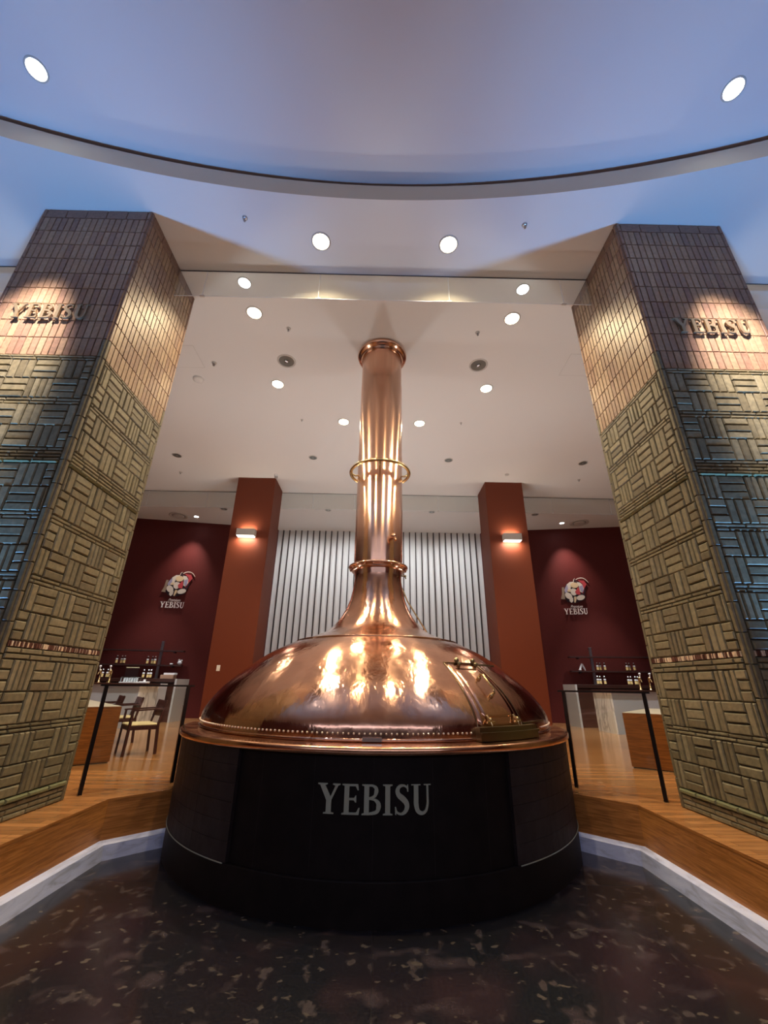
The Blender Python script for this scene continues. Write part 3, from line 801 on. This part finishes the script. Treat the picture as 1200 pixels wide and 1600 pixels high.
MB().sphere((0, 0, -.075), .05, 16, 8).build('lens_dome', M['steel'], o)
for s in (-1, 1):
    o = thing('access_panel', 'square flush access hatch in the ceiling by the %s tiled pillar' % side_name(s), 'ceiling hatch', (s*3.85, 6.3, HC))
    MB().box(-.29, .29, -.29, .29, -.003, 0).build('panel', M['ceiling'], o)
    b = MB()
    for q in (-1, 1): b.box(q*.292-.003, q*.292+.003, -.292, .292, -.0036, 0); b.box(-.292, .292, q*.292-.003, q*.292+.003, -.0036, 0)
    b.build('gap_line', M['trim_ring'], o)
# blue uplights standing before the pillars
for s in (-1, 1):
    o = thing('floor_uplight', 'small black floor uplight before the %s tiled pillar' % side_name(s), 'floor light', (s*4.05, 3.25, ZP))
    MB().cyl(0, 0, 0, .02, .09, 20).build('foot', M['black_metal'], o)
    MB().lathe([(.03, .02), (.03, .05), (.075, .06), (.085, .16), (.078, .165), (.07, .15)], n=24).build('housing', M['black_metal'], o)
    MB().cyl(0, 0, .145, .15, .07, 20).build('lens', mat('blue_lens', (.2, .4, 1), .3, emit=(.3, .55, 1), estr=6), o)
    spot('uplight_beam', (s*4.05, 3.25, ZP+.17), (s*4.1, 3.12, HC), BLUE_W, BLUE_COL, 76, 1.0, .05)

# ------------------------------------------------------------------ glass railings
for s in (-1, 1):
    a = Vector((s*3.08, 5.17)); c_ = Vector((s*2.42, 5.82)); u = (c_-a).normalized()
    o = thing('glass_railing', 'black-framed glass railing between the %s tiled pillar and the kettle' % side_name(s), 'railing', (a.x, a.y, ZP))
    L = (c_-a).length
    def P(t_, z): return (u.x*t_, u.y*t_, z)
    for t_ in (0, L): MB().beam(P(t_, 0), P(t_, 1.05),   .028, .038, up=(u.x, u.y, 0)).build('post', M['black_metal'], o)
    MB().beam(P(-.06, 1.06), P(L+.07, 1.06), .035, .02).build('top_rail', M['black_metal'], o)
    MB().beam(P(.03, .56), P(L-.03, .56), .008, .94).build('glass_pane', M['rail_glass'], o)

# ------------------------------------------------------------------ tables and chairs
def make_chair():
    o = thing('dining_armchair', 'x', 'chair')
    cw = M['chair_wood']
    for s in (-1, 1):
        MB().beam((s*.25, .22, 0), (s*.245, .20, .66), .035, .035).build('leg', cw, o)      # front legs up to arms
        MB().beam((s*.23, -.26, 0), (s*.235, -.22, .45), .035, .04).build('leg', cw, o)
        MB().beam((s*.235, -.22, .44), (s*.22, -.30, .80), .03, .035).build('back_post', cw, o)
        MB().beam((s*.25, .23, .66), (s*.232, -.25, .68), .045, .022).build('armrest', cw, o)
    b = MB(); b.box(-.245, .245, -.23, .22, .37, .425); b.build('seat_frame', cw, o)
    MB().box(-.24, .24, -.215, .225, .425, .465, bev=.016).build('seat_cushion', M['cream'], o)
    b = MB(); n_ = 8; vs = []
    for j, (z, dy) in enumerate(((.56, -.245), (.68, -.27), (.80, -.302))):
        for i in range(n_+1):
            x = -.235+.47*i/n_; cv = -.05*(1-(x/.235)**2); zz = z+(.015*(x/.235)**2 if j == 2 else 0)
            vs.append((x, dy+cv, zz)); vs.append((x, dy+cv+.02, zz))
    W = 2*(n_+1); fs = []
    for j in range(2):
        for i in range(n_):
            q = j*W+2*i; fs += [(q, q+2, q+W+2, q+W), (q+1, q+W+1, q+W+3, q+3)]
    for i in range(n_): q = 2*W+2*i; fs.append((q, q+2, q+3, q+1)); q = 2*i; fs.append((q, q+1, q+3, q+2))
    for j in range(2):
        q = j*W; fs.append((q, q+W, q+W+1, q+1)); q = j*W+2*n_; fs.append((q, q+1, q+W+1, q+W))
    b.add(vs, fs, 0, True); b.build('backrest', cw, o)
    return o
td = Vector((.76, .65)).normalized(); tn = Vector((-.65, .76)).normalized()   # along the table end, along the table
chair0 = make_chair()
def place_chair(x, y, face, label, group, first=[True]):
    o = chair0 if first[0] else copy_tree(chair0); first[0] = False
    o.location = (x, y, ZP); o.rotation_euler = (0, 0, math.atan2(face[1], face[0])-PI/2); tag(o, label, 'chair', group); return o
g_ = 'dark armchairs at the wooden tables'
place_chair(-4.0, 7.92, (-td.x, -td.y), 'dark wooden armchair with cream seat, nearest one at the left table', g_)
place_chair(-5.12, 9.30, (-td.x, -td.y), 'dark wooden armchair with cream seat, second along the left table', g_)
place_chair(-5.95, 10.10, (-td.x, -td.y), 'dark armchair seen farthest back above the left tabletop', g_)
def block_table(s, corner, label):
    o = thing('wooden_table', label, 'table', (corner[0], corner[1], ZP))
    L, Wd = 3.4 if s < 0 else 2.2, .85
    u = Vector((s*-td.x, -td.y)) if False else None
    dd = Vector((-s*-1*td.x, td.y)) if False else Vector((-s*td.x, td.y)) if s > 0 else td
    nn = Vector((s*.65, .76)).normalized() if s > 0 else tn
    def Q(a, c, z): return (-dd.x*a+nn.x*c, -dd.y*a+nn.y*c, z)
    def slab(b, a0, a1, c0, c1, z0, z1):
        vs = [Q(a, c, z) for z in (z0, z1) for a, c in ((a0, c0), (a1, c0), (a1, c1), (a0, c1))]
        b.add(vs, [(3, 2, 1, 0), (4, 5, 6, 7), (0, 1, 5, 4), (1, 2, 6, 5), (2, 3, 7, 6), (3, 0, 4, 7)])
    b = MB(); slab(b, 0, Wd, 0, .04, .015, .745); e1 = b.build('end_panel', M['table_wood'], o)
    b = MB(); slab(b, 0, Wd, L-.04, L, .015, .745); b.build('end_panel', M['table_wood'], o)
    b = MB(); slab(b, 0, Wd, .041, L-.041, .70, .752); b.build('tabletop', M['white_panel'], o)
    b = MB(); slab(b, .02, Wd-.02, .005, .035, 0, .015); slab(b, .02, Wd-.02, L-.035, L-.005, 0, .015); b.build('plinth_strip', M['dark_void'], o)
    return o, Q
tb, Q = block_table(-1, (-3.9, 7.07), 'wooden block-end table behind the left railing')
for a, c, lb in ((.5, .9, 'white paper menu lying on the near end of the left table'),):
    x, y, z = Q(a, c, 0); o = thing('menu_sheet', lb, 'menu', (x-3.9, y+7.07, ZP+.752))
    MB().obox((0, 0), tuple(td), .12, .16, 0, .012).build('sheets', M['paper'], o)
tb2, Q2 = block_table(1, (3.88, 7.20), 'wooden block-end table behind the right railing')
# chairs on the far side of the right table, only their backs show
nn2 = Vector((.65, .76)).normalized(); dd2 = Vector((-td.x, td.y))
for c, lb in ((.75, 'dark armchair, nearer one across the right wooden table'), (1.55, 'dark armchair, farther one across the right wooden table')):
    p = Vector((3.88, 7.2))-dd2*(-1)*0+nn2*c+Vector((td.x, -td.y))*1.22
    place_chair(p.x, p.y, (-td.x, td.y), lb, g_)

# ------------------------------------------------------------------ bar counters
for s in (-1, 1):
    sd = side_name(s)
    X = lambda a, b_: (min(s*a, s*b_), max(s*a, s*b_))
    # back counter
    o = thing('back_counter', 'dark-topped back bar counter with pale end panel along the %s maroon wall' % sd, 'counter', (s*6.15, 13.8, ZP))
    def bx(b, x0, x1, y0, y1, z0, z1, bev=0):
        xa, xb = sorted((s*(x0-6.15), s*(x1-6.15))); b.box(xa, xb, y0-13.8, y1-13.8, z0-ZP, z1-ZP, bev=bev); return b
    bx(MB(), 6.13, 6.19, 13.80, 14.70, ZP, 1.70).build('end_panel', M['white_panel'], o)
    bx(MB(), 6.19, 12.5, 13.86, 13.9, ZP, 1.56).build('front_panel', M['panel_wood'], o)
    bx(MB(), 6.19, 12.5, 13.78, 14.40, 1.60, 1.70, .004).build('worktop', M['dark_wood'], o)
    bx(MB(), 6.26, 12.4, 13.9, 14.36, ZP, 1.60).build('carcass', M['dark_wood'], o)
    # front counter
    o = thing('bar_counter', 'grey-fronted bar counter with pale marble end, %s side of the hall' % sd, 'counter', (s*6.3, 12.05, ZP))
    def cx(b, x0, x1, y0, y1, z0, z1, bev=0):
        xa, xb = sorted((s*(x0-6.3), s*(x1-6.3))); b.box(xa, xb, y0-12.05, y1-12.05, z0-ZP, z1-ZP, bev=bev); return b
    cx(MB(), 6.26, 6.30, 12.04, 13.0, ZP, 1.53).build('marble_end', M['marble'], o)
    cx(MB(), 6.30, 12.4, 12.05, 12.09, ZP, 1.53).build('front_panel', M['counter_grey'], o)
    cx(MB(), 6.31, 12.4, 12.10, 13.0, ZP+.0, 1.52).build('carcass', M['counter_grey'], o)
    cx(MB(), 6.24, 12.4, 11.98, 13.04, 1.53, 1.565, .004).build('worktop', M['dark_wood'], o)
    if s < 0:
        f_ = thing('glass_door_fridge', 'white-framed dark open cabinet by the left marble counter end', 'cabinet', (-6.62, 13.15, ZP))
        b = MB(); b.box(-.30, .30, 0, .5, .42, .48); b.box(-.30, .30, 0, .5, 1.0, 1.06); b.box(-.30, -.25, 0, .5, .48, 1.0); b.box(.25, .30, 0, .5, .48, 1.0); b.build('frame', M['white'], f_)
        MB().box(-.25, .25, .05, .45, .48, 1.0).build('interior', M['dark_void'], f_)
        MB().box(-.28, .28, .02, .48, 0, .42).build('lower_panel', M['marble'], f_)
    # wall shelves, slightly turned with the wall
    ang = math.atan2(-.1616*s*s, 1)*s
    for z, wh in ((2.12, 'lower'), (2.58, 'upper')):
        x0 = 6.45
        o = thing('wall_shelf', '%s dark shelf above the %s back counter' % (wh, sd), 'shelf', (s*8.9, wy(8.9)-.32, z))
        u = Vector((1, -.1616*s)).normalized()
        MB().obox((0, 0), (u.x, u.y), 2.3, .13, -.02, .02).build('board', M['dark_wood'], o)
        MB().obox((-s*2.0*u.x*1, -s*2.0*u.y), (u.x, u.y), .02, .12, -.06, -.02).build('bracket', M['black_metal'], o)
    px_ = 7.35
    o = thing('shelf_post', 'grey steel post holding the bottle shelves on the %s side' % sd, 'post', (s*px_, wy(px_)-.34, 1.70))
    MB().box(-.045, .045, -.03, .03, 0, 1.2, bev=.004).build('upright', M['steel'], o)
    MB().box(-.07, .07, -.05, .05, 0, .02).build('foot_plate', M['steel'], o)

def make_bottle():
    o = thing('bottle', 'x', 'bottle')
    MB().lathe([(.001, 0), (.034, 0), (.036, .01), (.036, .15), (.030, .18), (.016, .215), (.014, .255), (.016, .262), (.001, .262)], n=16).build('body', M['amber'], o)
    MB().lathe([(.0368, .03), (.0368, .12)], n=16).build('label_band', M['gold_label'], o)
    MB().lathe([(.0365, .135), (.0365, .15), (.031, .178)], n=16).build('shoulder_label', M['white_cap'], o)
    MB().lathe([(.0175, .235), (.017, .268), (.001, .27)], n=12).build('cap', M['white_cap'], o)
    return o
bt = make_bottle(); bfirst = [True]
def bottle(x, y, z, label, group):
    o = bt if bfirst[0] else copy_tree(bt); bfirst[0] = False
    o.location = (x, y, z); tag(o, label, 'bottle', group); return o
def cluster(s, x, z, n_, where):
    for i in range(n_):
        xx = x+i*.115; nm = ['leftmost', 'middle', 'rightmost'] if n_ == 3 else ['leftmost', 'second', 'third', 'rightmost']
        yy = (wy(xx)-.32) if z > 2 else 14.33
        bottle(xx, yy+(.03 if i % 2 else -.03), z, 'gold-labelled bottle, %s of %s' % (nm[i], where), 'beer bottles on the bar shelves')
SH = 2.142; CT = 1.702
cluster(-1, -8.66, SH, 3, 'the outer trio on the left shelf'); cluster(-1, -7.72, SH, 3, 'the trio by the post on the left shelf')
cluster(-1, -8.75, CT, 3, 'the outer trio on the left back counter'); cluster(-1, -7.45, CT, 3, 'the trio by the post on the left back counter')
cluster(1, 7.50, SH, 3, 'the trio by the post on the right shelf'); cluster(1, 8.42, SH, 3, 'the outer trio on the right shelf')
cluster(1, 7.12, CT, 3, 'the trio by the post on the right back counter'); cluster(1, 8.12, CT, 4, 'the outer four on the right back counter')

def make_tap():
    o = thing('beer_tap', 'x', 'beer tap')
    MB().lathe([(.001, 0), (.06, 0), (.058, .015), (.03, .03), (.026, .24), (.034, .26), (.036, .29), (.02, .31), (.001, .312)], n=20).build('column', M['brass'], o)
    b = MB(); b.tube([(0, 0, .26), (0, -.09, .26), (0, -.11, .20)], .014, 8); b.build('spout', M['brass'], o)
    b = MB(); b.tube([(0, -.06, .27), (0, -.075, .40)], .012, 8, r2=.018); b.sphere((0, -.077, .415), .03, 12, 8); b.build('handle', M['white'], o)
    MB().sphere((.0, -.035, .30), .045, 12, 8).build('badge', M['brass'], o)
    return o
tp = make_tap(); tf = True
for x, lb in ((7.28, 'gold beer tap column on the right bar counter, nearer the marble end'), (7.56, 'gold beer tap column on the right bar counter, beside the tiled pillar'),
              (-7.30, 'gold beer tap column on the left bar counter, nearer the display case'), (-7.58, 'gold beer tap column on the left bar counter, beside the tiled pillar')):
    o = tp if tf else copy_tree(tp); tf = False
    o.location = (x, 12.3, 1.566); tag(o, lb, 'beer tap', 'gold beer taps')
# left counter top objects
o = thing('glass_case', 'low clear display case on the left bar counter', 'display case', (-6.72, 12.3, 1.566))
MB().box(-.24, .24, -.12, .12, 0, .03, bev=.005).build('tray', M['paper'], o)
MB().box(-.22, .22, -.11, .11, .03, .15, bev=.008).build('cover', M['rail_glass'], o)
b = MB()
for i in range(6): b.cyl(-.17+i*.068, 0, .031, .13, .026, 12)
b.build('tumblers', M['clear'], o)
o = thing('bar_tray', 'flat white tray with cup beside the display case', 'tray', (-6.34, 12.3, 1.566))
MB().box(-.11, .11, -.09, .09, 0, .045, bev=.008).build('tray', M['paper'], o)
MB().cyl(.0, 0, .045, .10, .03, 14).build('cup', M['screen_white'], o)
o = thing('tabletop_stand', 'thin clear sign stand with pale top edge on the left back counter', 'sign stand', (-7.72, 14.1, 1.702))
MB().box(-.2, .2, -.004, .004, 0, .30).build('sheet', M['rail_glass'], o)
MB().box(-.2, .2, -.012, .012, .30, .325).build('top_edge', M['cream'], o)
MB().box(-.2, .2, -.05, .05, 0, .008).build('foot', M['clear'], o)
o = thing('paper_box', 'open brown box stacked with white papers on the left back counter end', 'box', (-6.55, 14.1, 1.702))
MB().box(-.20, .20, -.12, .12, 0, .11, bev=.004).build('box', M['box_brown'], o)
MB().box(-.12, .22, -.1, .1, .111, .17, bev=.004).build('papers', M['paper'], o)
o = thing('cup', 'small white cup on the left lower shelf', 'cup', (-6.98, wy(6.98)-.32, SH))
MB().lathe([(.001, 0), (.04, 0), (.055, .05), (.052, .05), (.036, .008)], n=16).build('bowl', M['screen_white'], o)
o = thing('ornament', 'white rounded ornament at the end of the left lower shelf', 'ornament', (-6.72, wy(6.72)-.32, SH))
b = MB(); b.sphere((0, 0, .07), .075, 14, 10, .95); b.sphere((-.03, 0, .15), .04, 12, 8); b.sphere((.05, 0, .14), .035, 12, 8); b.build('body', M['screen_white'], o)
o = thing('ornament', 'white slanted ornament beside the post on the right lower shelf', 'ornament', (7.0, wy(7.0)-.32, SH))
b = MB(); b.sphere((-.06, 0, .03), .05, 12, 8, .6); b.tube([(-.06, 0, .04), (.0, 0, .16), (.04, 0, .22)], .03, 10, r2=.045); b.tube([(.04, 0, .2), (.10, 0, .06), (.12, 0, .01)], .035, 10, r2=.02); b.build('body', M['screen_white'], o)
for s in (-1, 1):
    o = thing('floor_trim_light', 'bright pale lamp on the %s shelf post top' % side_name(s), 'lamp', (s*7.36, wy(7.36)-.40, 2.40)) if False else None

# ------------------------------------------------------------------ wall emblems
def emblem(s):
    if s > 0: cx_, = (7.30,)
    else: cx_, = (-7.41,)
    cy_ = wy(cx_)-.03; sl = -.1616*s
    u = Vector((1, sl)).normalized(); nn = Vector((u.y, -u.x))
    o = thing('wall_emblem', 'painted cut-out emblem over lettering on the %s maroon wall' % side_name(s), 'emblem', (cx_, cy_, 4.5))
    def P(a, z, d): return (u.x*a+nn.x*d, u.y*a+nn.y*d, z)
    sc = .95/540   # metres per drawing unit; drawing x 300-1000, y 180-700 (down)
    def poly(name, m, pts, d0, d1):
        MB().prism([((x-640)*sc*.86, (700-y)*sc*1.03) for x, y in pts], P, d0, d1).build(name, M[m], o)
    def ell(cx, cy, rx, ry, n_=18, rot=0):
        return [(cx+rx*math.cos(2*PI*i/n_)*math.cos(rot)-ry*math.sin(2*PI*i/n_)*math.sin(rot), cy+rx*math.cos(2*PI*i/n_)*math.sin(rot)+ry*math.sin(2*PI*i/n_)*math.cos(rot)) for i in range(n_)]
    poly('rod', 'e_white', stroke([(700, 235), (780, 200), (870, 195), (940, 225), (1000, 290)], [16, 16, 16, 14, 8])[0], .0, .02)
    poly('backing', 'e_black', [(470, 320), (600, 260), (760, 270), (880, 340), (900, 460), (860, 560), (840, 640), (700, 690), (600, 710), (440, 680), (380, 560), (400, 430)], 0, .012)
    poly('pouch', 'e_grey', [(360, 380), (410, 380), (400, 520), (395, 630), (300, 620), (340, 520), (350, 440)], .0, .02)
    poly('fish_body', 'e_red', [(760, 240), (900, 250), (950, 320), (880, 420), (840, 520), (800, 500), (850, 400), (860, 320)], .004, .02)
    poly('sleeve', 'e_white', [(490, 320), (560, 275), (650, 270), (640, 340), (560, 400), (560, 470), (480, 480), (430, 500), (410, 440)], .012, .03)
    poly('sleeve', 'e_blue', [(430, 400), (490, 330), (500, 440), (450, 500), (410, 480)], .013, .036)
    poly('sleeve', 'e_white', [(720, 280), (800, 285), (850, 340), (870, 420), (820, 500), (770, 480), (760, 360)], .012, .03)
    poly('sleeve', 'e_blue', [(770, 370), (850, 345), (850, 470), (820, 490), (780, 440)], .013, .036)
    poly('robe', 'e_white', ell(620, 480, 75, 75), .012, .034)
    poly('face', 'e_skin', ell(660, 345, 92, 58), .012, .045)
    poly('cap', 'e_black', [(650, 295), (670, 225), (715, 230), (725, 300)], .012, .04)
    poly('cap_edge', 'e_white', [(640, 290), (655, 230), (690, 195), (680, 240), (660, 290)], .012, .036)
    poly('fish_fin', 'e_red', [(740, 385), (650, 480), (680, 540), (760, 540), (765, 470)], .03, .05)
    poly('hand', 'e_skin', ell(515, 455, 42, 26), .02, .045)
    poly('knee', 'e_white', ell(485, 560, 85, 62, 18, .5), .02, .044)
    poly('knee', 'e_white', ell(760, 600, 98, 50, 18, -.2), .02, .044)
    poly('foot', 'e_white', [(500, 600), (580, 600), (570, 670), (530, 705), (490, 670)], .02, .042)
    poly('tassel', 'e_skin', [(610, 580), (660, 580), (650, 640), (620, 700), (595, 695)], .02, .042)
    def Pt(a, z, d): return (u.x*(a-.06)+nn.x*d, u.y*(a-.06)+nn.y*d, z-.42)
    lettering(o, 'YEBISU', .82, .21, Pt, .0, .02, M['logo_text'])
    cu = bpy.data.curves.new('word', 'FONT'); cu.body = 'Premium'; cu.size = .16; cu.extrude = .006; cu.shear = .5; cu.align_x = 'CENTER'
    to = bpy.data.objects.new('tmp', cu); COL.objects.link(to); bpy.context.view_layer.update()
    me = bpy.data.meshes.new_from_object(to.evaluated_get(bpy.context.evaluated_depsgraph_get())); bpy.data.objects.remove(to)
    me.materials.clear(); me.materials.append(M['logo_text'])
    wo = bpy.data.objects.new('small_word', me); COL.objects.link(wo); wo.parent = o
    wo.matrix_local = Matrix.Translation((-.02*u.x, -.02*u.y-.01, -.185)) @ Matrix.Rotation(math.atan2(u.y, u.x), 4, 'Z') @ Matrix.Rotation(R(90), 4, 'X') @ Matrix.Diagonal((.72, .9, 1, 1))
emblem(-1); emblem(1)

# ------------------------------------------------------------------ added room lighting: unseen spots and uplighters
# added spots without fixtures, washing the white slatted wall
for x in (-3.1, -1.1, 1.1, 3.1): spot('slat_wall_fill', (x, 14.1, HC-.05), (x, 16.1, 4.2), SLAT_W, (.97, .98, 1), 118, 1.0, .02)
for s in (-1, 1):  # spots without fixtures, added to brighten counters, shelves and tables
    spot('bar_fill', (s*5.66, 13.0, HC-.05), (s*6.6, 12.7, .9), SERVICE_FILL_W, (.95, .96, 1), 60, .8, .06)
    spot('counter_fill', (s*5.66, 10.1, HC-.05), (s*7.2, 12.4, 1.2), SERVICE_FILL_W, (.95, .96, 1), 50, .9, .06)
    spot('shelf_fill', (s*7.6, 13.2, HC-.05), (s*7.7, 14.6, 1.9), SERVICE_FILL_W*.8, (1, .95, .9), 40, .9, .06)
    spot('table_fill', (s*5.2, 10.1, HC-.05), (s*4.8, 9.0, .5), SERVICE_FILL_W*.8, (1, .8, .55), 90, .9, .06)
for s in (-1, 1):  # uplighters added to lift the ceiling brightness, hidden from the camera
    for x, y, wh in ((1.3, 9.3, 'behind the kettle'), (4.3, 5.9, 'behind the tiled pillar'), (3.8, 13.3, 'behind the red-brown column')):
        o = thing('added_uplighter', 'added black fill uplighter bowl hidden %s, %s side' % (wh, side_name(s)), 'floor light', (s*x, y, ZP))
        MB().cyl(0, 0, 0, .03, .16, 24).build('foot', M['black_metal'], o)
        MB().cyl(0, 0, .03, .62, .02, 12).build('pole', M['black_metal'], o)
        MB().lathe([(.03, .60), (.14, .64), (.22, .74), (.215, .74), (.13, .66), (.001, .64)], n=28).build('bowl', M['black_metal'], o)
        MB().cyl(0, 0, .69, .70, .15, 24).build('lens', M['sconce_glow'], o)
        spot('added_uplighter_beam', (s*x, y, ZP+.76), (s*x*.9, y, HC), FILL_W*(.4 if y > 12 else 1), FILL_COL, 165, 1.0, .2)
